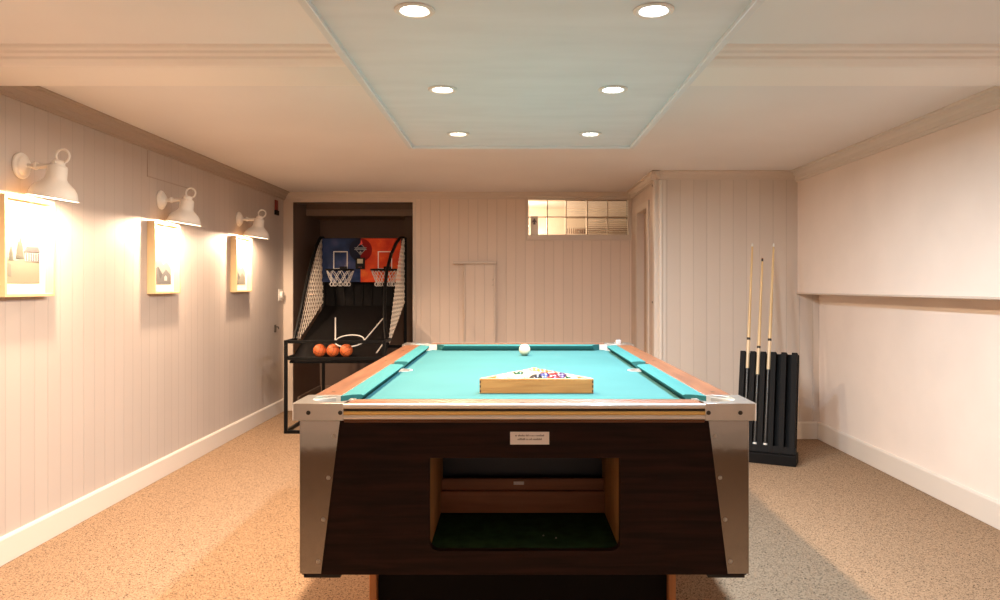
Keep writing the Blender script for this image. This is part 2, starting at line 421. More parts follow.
# cornices
def cprof(x, s, w, h):
    P = [(0, 0), (.18, 0), (.20, .16), (.34, .22), (.42, .50), (.62, .66), (.70, .84), (1, .88), (1, 1), (0, 1)]
    return [(x + s * w * a, ZC - h + h * b) for a, b in P]
def cornice(name, prof, axis, a0, a1, m, label=None):
    bm = NB(); add_prism(bm, prof, axis, a0, a1); return struct(obj(name, bm, m), label, 'cornice' if label else None)
cornice('trim_1', cprof(XL, 1, .075, .075), 'y', YF, YB, M['trim_left'], 'brown moulded cornice along the left wall')
cornice('trim_2', cprof(XU, -1, .07, .085), 'y', YF, YP, M['base'], 'pale moulded cornice along the right wall')
cornice('trim_3', cprof(YB, -1, .06, .065), 'x', XL, 1.15, M['trim'], 'thin cornice along the back wall')
cornice('trim_4', cprof(YP, -1, .06, .065), 'x', 1.09, XU, M['trim'], 'cornice above the closet boards')
cornice('trim_5', cprof(1.15, -1, .06, .065), 'y', YP - .06, YB, M['trim'], 'short cornice above the narrow door')
# ceiling beam, stepped front face
bm = NB()
y0, y1 = 2.75, 3.02
P = [(y0, ZC), (y0 + .004, ZC - .012), (y0 + .014, ZC - .020), (y0 + .016, ZC - .030), (y0 + .026, ZC - .038), (y0 + .028, ZC - .048), (y0 + .044, ZC - .064), (y0 + .053, ZC - .07),
     (y1 + .05, ZC - .07), (y1 + .05, ZC)]
add_prism(bm, P, 'x', XL, XU)
struct(obj('ceiling_beam', bm, mat('beam_gloss_paint', (.90, .85, .80), .4)), 'shallow moulded beam running across the ceiling', 'beam')
# dropped ceiling panel with a lip
PX0, PX1, PY0, PY1, PZ = -0.565, 0.668, -0.5, 4.12, 1.98
LX = [-0.275, 0.40]; LY = [3.785, 2.93, 2.09]
bm = NB()
holes = [circle(x, y, 0.043, 24) for x in LX for y in LY]
add_plate(bm, rect(PX0, PX1, PY0, PY1), holes, PZ, PZ + 0.02, XY)
for b in ((PX0, PX0 + .02, PY0, PY1), (PX1 - .02, PX1, PY0, PY1), (PX0, PX1, PY1 - .02, PY1), (PX0, PX1, PY0, PY0 + .02)):
    add_box(bm, *b, PZ + .02, ZC)
cp = struct(obj('ceiling_panel', bm, M['panel']), 'large dropped ceiling panel above the pool table', 'ceiling panel')
bm = NB(); add_plate(bm, rect(PX0 - .012, PX1 + .012, PY0 - .012, PY1 + .012), [rect(PX0 + .012, PX1 - .012, PY0 + .006, PY1 - .006)], PZ - .015, PZ + .014, XY)
obj('panel_lip', bm, M['panel_trim'], cp, bevel=.002)

# ------------------------------------------------------------------ downlights
WARM_DL = (1.0, 0.745, 0.51); COOL_DL = (0.66, 0.85, 1.0)
M['lens_w'] = emis('warm_lamp_lens', (1, 0.86, 0.70), 14)
M['lens_c'] = emis('cool_lamp_lens', (0.90, 0.96, 1), 14)
P_WARM, P_COOL = 39.0, 31.0
names = [['far', 'middle', 'near'], ['far', 'middle', 'near']]
for i, x in enumerate(LX):
    for j, y in enumerate(LY):
        side = 'warm' if i == 0 else 'cool'
        if j < 3:
            lab = ['recessed %s downlight at the %s end of the ceiling panel, %s row', 'recessed %s downlight midway along the ceiling panel, %s row',
                   'recessed %s downlight nearest the camera in the ceiling panel, %s row'][j]
            lab = (lab % (side, 'back wall', 'left' if i == 0 else 'right')) if j == 0 else lab % (side, 'left' if i == 0 else 'right')
        else:
            lab = ['', '', '', 'recessed %s downlight outside the view, just over the camera', 'recessed %s downlight outside the view, behind the camera', 'recessed %s downlight outside the view, nearest the far end of the room'][j] % side
        t = thing('ceiling_downlight', lab, 'downlight', (x, y, PZ), 0, 'downlights in the ceiling panel')
        bm = NB(); add_lathe(bm, [(.040, .0), (.058, -.001), (.058, -.004), (.052, -.008), (.042, -.005), (.038, .03), (.042, .03), (.042, 0), (.040, 0)], 32)
        obj('trim_ring', bm, M['white_enamel'], t, smooth=40, local=True)
        bm = NB(); add_lathe(bm, [(0, .010), (.037, .010), (.037, .014), (0, .014)], 24)
        obj('lens', bm, M['lens_w'] if i == 0 else M['lens_c'], t, local=True)
        L = bpy.data.lights.new('downlight_lamp', 'AREA'); L.shape = 'DISK'; L.size = 0.07; L.spread = R(180)
        L.energy = (P_WARM if i == 0 else P_COOL) * (1.0 if j < 3 else 0.75); L.color = WARM_DL if i == 0 else COOL_DL
        lo = bpy.data.objects.new('downlight_lamp', L); COL.objects.link(lo); lo.location = (0, 0, -0.012); lo.parent = t

# ------------------------------------------------------------------ window with glass blocks, corridor behind
w1 = bpy.data.objects.new('window_1', None); COL.objects.link(w1); w1.location = ((WX0 + WX1) / 2, YB, WZ0)
struct(w1, 'high strip window of ten glass blocks in the back wall', 'window')
bm = NB(); add_plate(bm, rect(WX0 - .015, WX1 + .055, WZ0 - .05, WZ1 - .0), [rect(WX0 + .004, WX1 - .004, WZ0 + .004, WZ1 - .006)], YB - .012, YB + .02, XZ)
obj('window_frame', bm, M['trim'], w1, bevel=.003)
xs = [WX0 + .004, .341, .523, .728, .926, WX1 - .004]; zs = [WZ0 + .004, 1.868, WZ1 - .006]
M['gl0'] = ribbed_glass('clear_block_glass', None, 1); M['gl1'] = ribbed_glass('ribbed_block_glass', 'X', 18); M['gl2'] = ribbed_glass('cross_ribbed_block_glass', 'Z', 18)
bm = NB()
for x in xs[1:-1]: add_box(bm, x - .004, x + .004, YB + .03, YB + .10, zs[0], zs[2])
for z in zs[1:-1]: add_box(bm, xs[0], xs[-1], YB + .028, YB + .10, z - .004, z + .004)
obj('mortar_joint', bm, mat('block_mortar', (.42, .32, .22), .8), w1)
for i in range(5):
    for j in range(2):
        bm = NB(); add_box(bm, xs[i] + .004, xs[i + 1] - .004, YB + .03, YB + .10, zs[j] + .004, zs[j + 1] - .004)
        g = 'gl0' if i < 2 else ('gl1' if j == 0 and i == 2 else 'gl2')
        obj('glass_block', bm, M[g], w1, bevel=.006)
# corridor behind
bm = NB()
add_box(bm, -0.5, 2.0, 8.6, 8.7, 0, ZC); add_box(bm, -0.6, -0.5, YB + .14, 8.7, 0, ZC); add_box(bm, 2.0, 2.1, YB + .14, 8.7, 0, ZC)
struct(obj('wall_corridor', bm, M['corridor']))
t = thing('corridor_cupboard', 'brown cupboard blurred behind the right-hand glass blocks', 'cupboard', (1.2, 8.3, 0))
bm = NB(); add_box(bm, .72, 1.7, 8.1, 8.58, 0, 1.80); obj('body', bm, M['brown_cup'], t, bevel=.01)
bm = NB(); add_box(bm, .70, 1.72, 8.08, 8.58, 1.80, 1.83); obj('top', bm, M['brown_cup'], t, bevel=.005)
for x in (.74, 1.22):
    bm = NB(); add_box(bm, x, x + .46, 8.08, 8.1, .06, 1.77); obj('door', bm, M['brown_cup'], t, bevel=.004)
L = bpy.data.lights.new('corridor_lamp', 'POINT'); L.energy = 28; L.color = (1, .78, .55); L.shadow_soft_size = .1
lo = bpy.data.objects.new('corridor_lamp', L); COL.objects.link(lo); lo.location = (.0, 7.9, 1.85)
t = thing('emblem_card', 'small greyish card with a dark spade emblem in the corner of the glass block window', 'sign', (.215, YB + .024, 1.70))
bm = NB(); add_box(bm, .180, .252, YB + .022, YB + .027, 1.695, 1.875); obj('card', bm, mat('grey_card', (.85, .76, .66), .6), t)
bm = NB()
add_plate(bm, [(.190, 1.812), (.216, 1.855), (.242, 1.812), (.223, 1.818), (.228, 1.795), (.204, 1.795), (.209, 1.818)], [], YB + .0195, YB + .022, XZ)
obj('emblem', bm, M['ink'], t)

# ------------------------------------------------------------------ boxed panel with ledge on the back wall
t = thing('boxed_panel', 'painted boxed-in panel with a narrow ledge on the back wall', 'panel', (-.30, YB, 0))
bm = NB(); add_box(bm, -.449, -.164, YB - .048, YB - .001, .125, 1.412); obj('cover_board', bm, M['bd_back'], t, bevel=.002)
bm = NB(); add_box(bm, -.560, -.150, YB - .095, YB - .001, 1.412, 1.436); obj('ledge', bm, M['trim'], t, bevel=.003)
bm = NB(); add_box(bm, -.462, -.449, YB - .060, YB - .001, .125, 1.412); add_box(bm, -.172, -.158, YB - .060, YB - .0485, .125, 1.412); obj('edge_strip', bm, M['trim'], t, bevel=.002)
for z in (1.26, 1.21):
    bm = NB(); add_ball(bm, (-.185, YB - .052, z), .008, 10, 6); obj('catch', bm, M['trim'], t, smooth=60)

# ------------------------------------------------------------------ small fittings on the left wall
def onleft(y, z): return (XL, y, z)
t = thing('wall_tag', 'small red and black plaque high on the left wall', 'plaque', (XL, 6.88, 1.86))
bm = NB(); add_box(bm, XL + .001, XL + .012, 6.85, 6.93, 1.86, 2.0); obj('red_plate', bm, M['red'], t, bevel=.003)
bm = NB(); add_box(bm, XL + .001, XL + .02, 6.845, 6.935, 1.86, 1.905); obj('black_holder', bm, M['black_tube'], t, bevel=.003)
t = thing('wall_thermostat', 'round white thermostat near the corner of the left wall', 'thermostat', (XL, 7.0, 1.115))
bm = NB(); add_lathe(bm, [(0, 0), (.04, 0), (.04, .012), (.034, .03), (0, .034)], 24, Matrix.Translation((XL + .001, 7.02, 1.115)) @ Matrix.Rotation(R(90), 4, 'Y')); obj('dial', bm, M['white_plastic'], t, smooth=40)
bm = NB(); add_box(bm, XL + .001, XL + .008, 6.965, 7.075, 1.06, 1.17); obj('back_plate', bm, M['white_plastic'], t, bevel=.002)
t = thing('key_hook', 'dark metal key hook low on the left wall by the recess', 'hook', (XL, 6.95, .8))
bm = NB(); add_box(bm, XL + .001, XL + .006, 6.85, 6.89, .77, .84); obj('back_plate', bm, M['dark_metal'], t)
bm = NB(); add_tube(bm, [(XL + .005, 6.87, .82), (XL + .03, 6.87, .82), (XL + .035, 6.87, .80)], .005, 8); obj('hook', bm, M['dark_metal'], t)

# ------------------------------------------------------------------ wall lamps
LAMP_Y = [3.31, 4.63, 5.95]; LZ = 1.738
LAMP_E = 60.0; LAMP_C = (1.0, 0.715, 0.49)
def make_lamp():
    t = thing('wall_lamp', '', 'lamp', (XL, LAMP_Y[0], LZ), 0, 'white bell wall lamps over the pictures')
    RY = Matrix.Rotation(R(90), 4, 'Y')
    bm = NB(); add_lathe(bm, [(0, .001), (.058, .001), (.060, .006), (.057, .012), (.045, .016), (.041, .024), (.022, .034), (.016, .036), (0, .036)], 32, RY); obj('back_plate', bm, M['white_enamel'], t, smooth=35, local=True)
    bm = NB(); add_tube(bm, [(.03, 0, 0), (.06, 0, -.002), (.10, 0, -.002), (.150, 0, .0)], .011, 12); add_lathe(bm, [(0, .062), (.016, .062), (.019, .07), (.016, .078), (0, .078)], 16, RY)
    obj('arm', bm, M['white_enamel'], t, smooth=40, local=True)
    T = Matrix.Translation((.170, 0, 0.004)) @ Matrix.Rotation(R(9), 4, 'Y')
    bm = NB()
    prof = [(.0, .022), (.018, .022), (.026, .016), (.028, .0), (.036, -.004), (.040, -.012), (.043, -.060), (.048, -.070), (.062, -.083), (.078, -.097), (.090, -.114), (.096, -.132), (.098, -.145), (.103, -.149),
            (.1025, -.152), (.095, -.149), (.093, -.133), (.087, -.116), (.075, -.100), (.059, -.086), (.045, -.073), (.039, -.060), (.036, -.016), (0, -.012)]
    add_lathe(bm, prof, 48, T); obj('shade', bm, M['white_enamel'], t, smooth=50, local=True)
    bm = NB(); add_tube(bm, [T @ Vector((.014 + .03 * math.cos(a * PI / 12), .0, .042 + .03 * math.sin(a * PI / 12))) for a in range(24)], .0055, 8, closed=True)
    obj('loop_ring', bm, M['white_enamel'], t, smooth=60, local=True)
    bm = NB(); add_tube(bm, [T @ Vector((0, -.034, .008)), T @ Vector((0, .034, .008))], .008, 10); obj('thumb_screw', bm, M['white_enamel'], t, smooth=40, local=True)
    bm = NB(); add_lathe(bm, [(0, -.02), (.013, -.02), (.014, -.05), (.022, -.065), (.026, -.078), (.023, -.090), (.013, -.099), (0, -.102)], 24, T)
    obj('bulb', bm, emis('warm_bulb', (1, .72, .42), 25), t, smooth=60, local=True)
    L = bpy.data.lights.new('wall_lamp_light', 'POINT'); L.energy = LAMP_E; L.color = LAMP_C; L.shadow_soft_size = .022
    lo = bpy.data.objects.new('wall_lamp_light', L); COL.objects.link(lo); lo.location = T @ Vector((0, 0, -.130)); lo.parent = t
    return t
lamp = make_lamp()
lamp['label'] = 'white bell wall lamp above the picture of a pale house, nearest the camera'
dup(lamp, (XL, LAMP_Y[1], LZ), 'white bell wall lamp above the second picture along the left wall')
dup(lamp, (XL, LAMP_Y[2], LZ), 'white bell wall lamp above the picture closest to the basketball game')
dup(lamp, (XL, 1.99, LZ), 'white bell wall lamp outside the view, next in the row towards the camera')

# ------------------------------------------------------------------ pictures
FW, FD, FZ0, FZ1 = .345, .050, 1.152, 1.594
pm = dict(sky=mat('print_sky', (.34, .33, .30), .8), hill=mat('print_hill', (.12, .12, .10), .8), far=mat('print_far_hill', (.18, .18, .17), .8), tree=mat('print_tree', (.055, .06, .047), .8),
          house=mat('print_house', (.065, .065, .07), .8), lawn=mat('print_lawn', (.17, .16, .12), .8), rock=mat('print_rock', (.08, .083, .088), .8), rock2=mat('print_rock_shade', (.05, .052, .055), .8), white=mat('print_white', (.32, .31, .30), .8))
def picture(y, kind, label):
    t = thing('framed_picture', label, 'picture', (XL, y, FZ0), 0, 'box framed pictures on the left wall')
    h = FZ1 - FZ0
    bm = NB(); add_plate(bm, rect(-FW / 2, FW / 2, 0, h), [rect(-FW / 2 + .014, FW / 2 - .014, .014, h - .014)], .001, FD, YZ)
    obj('frame', bm, M['pale_wood'], t, bevel=.0015, local=True)
    bm = NB(); add_box(bm, .002, .012, -FW / 2 + .013, FW / 2 - .013, .013, h - .013); obj('mount', bm, M['mount'], t, local=True)
    a0, a1, b0, b1 = -.115, .115, .060, .335
    keys = list(pm); idx = {k: i for i, k in enumerate(keys)}
    bm = NB(); lay = [0]
    def poly(pts, k):
        lay[0] += .00035
        add_plate(bm, [(a0 + (a1 - a0) * u, b0 + (b1 - b0) * v) for u, v in pts], [], .012, .0125 + lay[0], YZ, idx[k])
    poly(rect(0, 1, 0, 1), 'sky')
    if kind == 0:
        poly([(0, 0), (1, 0), (1, .60), (.8, .68), (.55, .62), (.3, .72), (0, .62)], 'far')
        poly([(0, 0), (1, 0), (1, .38), (.6, .42), (.3, .36), (0, .42)], 'lawn')
        poly([(0, .12), (.16, .10), (.14, .3), (0, .34)], 'hill')
        for cx, b, hh, w in ((.15, .36, .24, .07), (.42, .40, .36, .10), (.36, .40, .28, .07)):
            poly([(cx - w, b), (cx + w, b), (cx + w * .6, b + hh * .4), (cx + w * .75, b + hh * .4), (cx, b + hh), (cx - w * .75, b + hh * .4), (cx - w * .6, b + hh * .4)], 'tree')
        poly([(.55, .36), (.98, .36), (.98, .52), (.90, .60), (.62, .60), (.55, .52)], 'white')
        for k in range(6): poly(rect(.57 + .07 * k, .61 + .07 * k, .37, .50), 'house')
        poly([(.53, .52), (1, .52), (.92, .60), (.61, .60)], 'house')
    else:
        poly([(0, 0), (1, 0), (1, .35), (.75, .52), (.55, .44), (.35, .62), (.15, .50), (0, .58)], 'far')
        poly([(0, 0), (1, 0), (1, .20), (.7, .34), (.5, .22), (.25, .40), (0, .30)], 'rock' if kind == 1 else 'hill')
        poly([(.25, .40), (.5, .22), (.38, .12), (.30, .22)], 'rock2')
        if kind == 1: poly([(.60, .08), (.76, .08), (.76, .16), (.68, .20), (.60, .16)], 'white')
        else: poly([(.1, 0), (.34, 0), (.22, .30)], 'tree')
    obj('print', bm, [pm[k] for k in keys], t, local=True)
    return t
picture(LAMP_Y[0], 0, 'pale wooden box frame with a picture of trees and a columned house')
picture(LAMP_Y[1], 1, 'pale wooden box frame with a mountain print, under the middle wall lamp')
picture(LAMP_Y[2], 2, 'pale wooden box frame under the lamp closest to the basketball game')

# ------------------------------------------------------------------ pool table
CX, TY0, TY1, TT, BZ = 0.033, 1.975, 4.11, 0.884, 0.853
tb = thing('pool_table', 'coin operated pool table with turquoise cloth, dark walnut cabinet and metal corners', 'pool table', (CX, (TY0 + TY1) / 2, 0))
HW, HC, HN, HCAST = .607, .5245, .469, .62
YC = (TY0 + TY1) / 2
def mirror_y(y): return 2 * YC - y
PR = .052
corner = [(CX + sx * .527, y) for sx in (-1, 1) for y in (TY0 + .090, TY1 - .090)]
side = [(CX + sx * .490, YC) for sx in (-1, 1)]
# bed: outline with notches at the six pockets
def bed_outline():
    hx, y0, y1 = .515, TY0 + .10, TY1 - .10
    pts = []
    c = {(-1, -1): (CX - .527, TY0 + .09), (1, -1): (CX + .527, TY0 + .09), (1, 1): (CX + .527, TY1 - .09), (-1, 1): (CX - .527, TY1 - .09)}
    for (sx, sy), a in zip(((-1, -1), (1, -1), (1, 1), (-1, 1)), (90, 180, 270, 360)):
        # corner arcs (centre outside corner), inwards-facing quarter
        cx, cy = c[(sx, sy)]
        st = {(-1, -1): (95, -5), (1, -1): (185, 85), (1, 1): (275, 175), (-1, 1): (365, 265)}[(sx, sy)]
        q = arc(cx, cy, .062, st[0], st[1], 10)
        pts += q
        if (sx, sy) == (1, -1): pts += arc(CX + .490, YC, .050, 270 + 10, 90 - 10, 14) if False else [(CX + hx, YC - .05)] + arc(CX + .490, YC, .050, 270, 90, 14)[0:] + [(CX + hx, YC + .05)]
        if (sx, sy) == (-1, 1): pts += [(CX - hx, YC + .05)] + arc(CX - .490, YC, .050, 90, -90, 14) + [(CX - hx, YC - .05)]
    return pts
bm = NB(); add_plate(bm, bed_outline(), [], BZ - .03, BZ, XY); obj('bed', bm, M['cloth'], tb)
# pocket liners and wells
for i, (px, py) in enumerate(corner + side):
    r = .059 if i < 4 else .048
    bm = NB(); top = BZ + .0015
    add_plate(bm, circle(px, py, r, 32), [circle(px, py, r - .006, 32)], BZ - .075, top, XY)
    if i < 4:                                                        # tall back wall of the corner liner, under the casting
        sx = -1 if px < CX else 1; sy = -1 if py < YC else 1
        mid = math.degrees(math.atan2(sy, sx))
        o = arc(px, py, r, mid - 125, mid + 125, 20); inn = arc(px, py, r - .006, mid + 125, mid - 125, 20)
        add_plate(bm, o + inn, [], top, TT - .004, XY)
        xa, xb = sorted((CX + sx * .4405, CX + sx * .4835)); ya = (TY0 + .0945, TY0 + .0975) if sy < 0 else (TY1 - .0975, TY1 - .0945)
        add_box(bm, xa, xb, *ya, BZ + .0005, TT - .001)
    ln = obj('pocket_liner', bm, M['pocket_white'], tb, smooth=40)
    bm = NB(); add_lathe(bm, [(0, BZ - .078), (r - .004, BZ - .078), (r - .004, BZ - .07), (0, BZ - .07)], 24, Matrix.Translation((px, py, 0))); obj('pocket_well', bm, M['pocket_dark'], tb)
# cushions: plan quad (outer long, nose short), profile nose
def cushion(o0, o1, n0, n1):
    """o0,o1 outer ends; n0,n1 nose ends (x,y)"""
    bm = NB()
    def lerp(a, b, t): return (a[0] + (b[0] - a[0]) * t, a[1] + (b[1] - a[1]) * t)
    rings = []
    for o, n in ((o0, n0), (o1, n1)):
        P = [(*o, BZ - .002), (*o, TT), (*lerp(o, n, .5), TT + .0008), (*lerp(o, n, .90), TT - .001), (*n, TT - .0045), (*lerp(o, n, .985), TT - .008), (*lerp(o, n, .55), BZ - .002)]
        rings.append([bm.verts.new(p) for p in P])
    A, B = rings; k = len(A)
    for i in range(k): bm.faces.new((A[i], A[(i + 1) % k], B[(i + 1) % k], B[i]))
    bm.faces.new(A); bm.faces.new(B)
    return obj('cushion', bm, M['cushion'], tb, smooth=35)
for s in (-1, 1):
    xo, xn = CX + s * HC, CX + s * HN
    cushion((xo, TY0 + .148), (xo, YC - .048), (xn, TY0 + .197), (xn, YC - .062))
    cushion((xo, YC + .048), (xo, TY1 - .148), (xn, YC + .062), (xn, TY1 - .197))
yo, yn = TY0 + .094, TY0 + .150
cushion((CX - .440, yo), (CX + .440, yo), (CX - .395, yn), (CX + .395, yn))
yo, yn = TY1 - .094, TY1 - .150
cushion((CX - .440, yo), (CX + .440, yo), (CX - .395, yn), (CX + .395, yn))
# rails
CW, CD = .137, .157                                                  # casting size
for s in (-1, 1):
    a, b = sorted((CX + s * HW, CX + s * (HC)))
    bm = NB(); add_plate(bm, rect(a, b, TY0 + CD, TY1 - CD), [], TT - .05, TT, XY)
    rl = obj('side_rail', bm, M['rail_wood_y'], tb, bevel=.004)
    for yy in (2.21, 3.13, 3.62):
        bm = NB(); add_lathe(bm, [(0, TT - .001), (.006, TT - .001), (.006, TT + .0006), (0, TT + .0006)], 12, Matrix.Translation((CX + s * .566, yy, 0))); obj('sight', bm, M['dark_metal'], rl)
    xx = CX + s * HW
    bm = NB(); add_box(bm, min(xx, xx + s * .004), max(xx, xx + s * .004), TY0 + CD, TY1 - CD, TT - .045, TT - .004); obj('side_trim', bm, M['chrome'], tb, bevel=.001)
for e, yy in ((-1, TY0), (1, TY1)):
    a, b = sorted((yy + -e * .006, yy - e * .094))
    bm = NB(); add_box(bm, CX - HCAST + CW, CX + HCAST - CW, a, b, TT - .05, TT); er = obj('end_rail', bm, M['rail_wood_x'], tb, bevel=.002)
    bm = NB(); add_lathe(bm, [(0, TT - .001), (.007, TT - .001), (.007, TT + .0006), (0, TT + .0006)], 12, Matrix.Translation((CX - .005, yy - e * .035, 0))); obj('sight', bm, M['dark_metal'], er)
    X0, X1 = CX - HCAST + CW, CX + HCAST - CW
    def strip(z0, z1, out, m, nm, rnd=False):
        bm = NB(); y_in = yy - e * .0055
        if rnd:
            zc, rz = (z0 + z1) / 2, (z1 - z0) / 2
            P = [(y_in, z0)] + [(yy - e * .004 + e * (out + .004) * math.cos(R(q)), zc + rz * math.sin(R(q))) for q in range(-90, 91, 15)] + [(y_in, z1)]
            add_prism(bm, P, 'x', X0, X1); return obj(nm, bm, m, tb, smooth=50)
        a, b = sorted((y_in, yy + e * out)); add_box(bm, X0, X1, a, b, z0, z1); return obj(nm, bm, m, tb, bevel=.0012)
    strip(TT - .0125, TT + .0012, .0015, M['chrome'], 'rail_trim', True)
    strip(TT - .0185, TT - .0125, -.003, M['dark_metal'], 'trim_groove')
    strip(TT - .0285, TT - .0185, .000, M['brass'], 'brass_trim', True)
    strip(TT - .0410, TT - .0285, .001, M['chrome'], 'lower_trim', True)
# corner castings
for sx in (-1, 1):
    for sy in (-1, 1):
        xo = CX + sx * HCAST; yo = TY0 - .002 if sy < 0 else TY1 + .002
        px, py = CX + sx * .527, (TY0 + .09 if sy < 0 else TY1 - .09)
        xi = xo - sx * CW; yi = yo - sy * (CD + .002)
        mid = math.degrees(math.atan2(-sy, -sx))                      # towards table centre
        # outline: outer corner, along to inner ends, then arc of the pocket mouth
        rc = .006
        cc = arc(xo - sx * rc, yo - sy * rc, rc, 0, 90, 5)
        cc = [(xo - sx * rc + sx * (p[0] - (xo - sx * rc)), yo - sy * rc + sy * (p[1] - (yo - sy * rc))) for p in cc]
        A = arc(0, 0, .050, 0, 1, 1)
        # pocket arc runs the long way round, open to the table centre
        am = [(px + .0595 * math.cos(R(mid + 42 + (276) * k / 24)), py + .0595 * math.sin(R(mid + 42 + 276 * k / 24))) for k in range(25)]
        # orient: start point must be near the (xo, yi) arm or the (xi, yo) arm
        near_y = min((0, -1), key=lambda k: abs(am[k][1] - yi) + abs(am[k][0] - xo))
        if near_y == 0: am = am[::-1]
        # path: (xi,yo) -> corner arc -> (xo,yi) -> (px side, yi) -> arc -> (xi, py side) -> back
        path = [(xi, yo)]
        path += cc[::-1] + [(xo, yi), (am[-1][0], yi)] + am[::-1] + [(xi, am[0][1])]
        bm = NB(); add_plate(bm, path, [], TT - .043, TT + .0025, XY)
        c = obj('corner_casting', bm, M['alu'], tb, smooth=40, bevel=.003)
        if sy < 0:
            for xs_ in (xo - sx * .044, xo - sx * (CW - .008)):
                bm = NB(); add_lathe(bm, [(0, 0), (.006, 0), (.0055, .002), (.002, .003), (0, .003)], 14, Matrix.Translation((xs_, yo - .0003, TT - .022)) @ Matrix.Rotation(R(90), 4, 'X')); obj('screw', bm, M['dark_metal'], c)
# cabinet
KY0, KY1, KX0, KX1, KZ0, KZ1 = 1.990, 4.095, CX - .598, CX + .598, .423, TT - .045
OX0, OX1, OZ0, OZ1 = -.222, .290, .487, .737
rr = .026
hole = [(OX0, OZ1), (OX1, OZ1)] + arc(OX1 - rr, OZ0 + rr, rr, 0, -90, 6) + arc(OX0 + rr, OZ0 + rr, rr, -90, -180, 6)
bm = NB(); add_plate(bm, rect(KX0, KX1, KZ0, KZ1), [hole], KY0, KY0 + .024, XZ); obj('front_panel', bm, M['walnut'], tb, bevel=.0015)
for s, x in ((1, KX0), (-1, KX1)):
    a, b = sorted((x, x + s * .024)); bm = NB(); add_box(bm, a, b, KY0 + .024, KY1 - .024, KZ0, KZ1); obj('side_panel', bm, M['walnut'], tb, bevel=.0015)
bm = NB(); add_box(bm, KX0, KX1, KY1 - .024, KY1, KZ0, KZ1); obj('rear_panel', bm, M['walnut'], tb, bevel=.0015)
bm = NB(); add_box(bm, KX0 + .024, KX1 - .024, KY0 + .024, KY1 - .024, KZ0 + .004, KZ0 + .022); obj('bottom_board', bm, M['black_panel'], tb)
bm = NB(); add_box(bm, KX0 + .03, KX1 - .03, KY0 + .026, KY1 - .03, .753, .775); obj('slate_support', bm, M['black_panel'], tb)
# ball return box behind the opening
bm = NB(); add_box(bm, OX0 - .02, OX1 + .02, KY0 + .0245, 2.42, KZ0 + .023, .484); obj('tray_floor', bm, M['green_felt'], tb)
for xa, xb in ((OX0 - .022, OX0 - .002), (OX1 + .002, OX1 + .022)):
    bm = NB(); add_box(bm, xa, xb, KY0 + .0245, 2.42, .485, .752); obj('tray_side', bm, M['raw_ply'], tb)
bm = NB(); add_box(bm, OX0 - .002, OX1 + .002, 2.33, 2.35, .485, .553); add_box(bm, OX0 - .002, OX1 + .002, 2.348, 2.366, .553, .588); tbk = obj('tray_back', bm, M['tray_wood'], tb, bevel=.002)
bm = NB(); add_box(bm, .005, .038, 2.345, 2.3475, .570, .580); obj('tray_sticker', bm, M['paper'], tbk)
bm = NB(); add_box(bm, OX0 - .002, OX1 + .002, 2.40, 2.415, .485, .752); add_tube(bm, [(OX0, 2.398, .672), (OX1, 2.398, .672)], .003, 8); obj('tray_screen', bm, M['navy'], tb)  # thin rod shaped in to stand for the shine line on the navy board
for x, y in ((.09, 2.12), (.125, 2.10)):
    bm = NB(); add_ball(bm, (x, y, .485), .0025, 8, 6); obj('felt_stud', bm, M['screw'], tb)
# corner plates: tapering polished sheets on the cabinet corners
for s in (-1, 1):
    xo = CX + s * .600
    P = [(xo, KZ0 + .004), (xo, KZ1 - .0005), (xo - s * .105, KZ1 - .0005), (xo - s * .054, KZ0 + .004)]
    bm = NB(); add_plate(bm, P, [], KY0 - .003, KY0 - .0002, XZ)
    a, b = sorted((xo, xo + s * .003)); add_plate(bm, [(KY0 - .003, KZ0 + .004), (KY0 - .003, KZ1 - .0005), (KY0 + .105, KZ1 - .0005), (KY0 + .054, KZ0 + .004)], [], a, b, YZ)
    pl = obj('corner_plate', bm, M['alu_plate'], tb, bevel=.001)
    for k in range(4):
        f = .10 + .27 * k
        zz = KZ1 - f * (KZ1 - KZ0); w = .105 + (.054 - .105) * f
        bm = NB(); add_lathe(bm, [(0, 0), (.0055, 0), (.005, .0018), (.002, .003), (0, .003)], 14, Matrix.Translation((xo - s * (w - .012), KY0 - .0028, zz)) @ Matrix.Rotation(R(90), 4, 'X')); obj('screw', bm, M['screw'], pl)
    a, b = sorted((xo - s * .006, xo - s * .104))
    bm = NB(); add_box(bm, a, b, KY0 + .004, KY0 + .1, KZ0 - .009, KZ0 - .0005); obj('corner_pad', bm, M['pocket_dark'], tb)
    bm = NB(); a, b = sorted((xo - s * .006, xo - s * .104)); add_box(bm, a, b, KY1 - .1, KY1 - .004, KZ0 - .009, KZ0 - .0005); obj('corner_pad', bm, M['pocket_dark'], tb)
# little printed notice on the front
bm = NB(); add_box(bm, -.005, .100, KY0 - .0012, KY0 - .0002, .774, .808)
nt_ = obj('notice_label', bm, M['paper'], tb); nt_['label'] = 'small white printed notice on the front panel'
bm = NB()
for z, words in ((.796, (2, 7, 3, 1, 2, 1, 8)), (.786, (8, 2, 3, 9))):
    tot = sum(words) + len(words) - 1; cw = .0026; x = .0475 - tot * cw / 2
    for wd in words:
        for k in range(wd):
            hgt = random.choice((.0032, .0034, .0048)); add_box(bm, x + .0003, x + .0020, KY0 - .0016, KY0 - .0011, z, z + hgt); x += cw
        x += cw
obj('print_lines', bm, M['ink'], nt_)
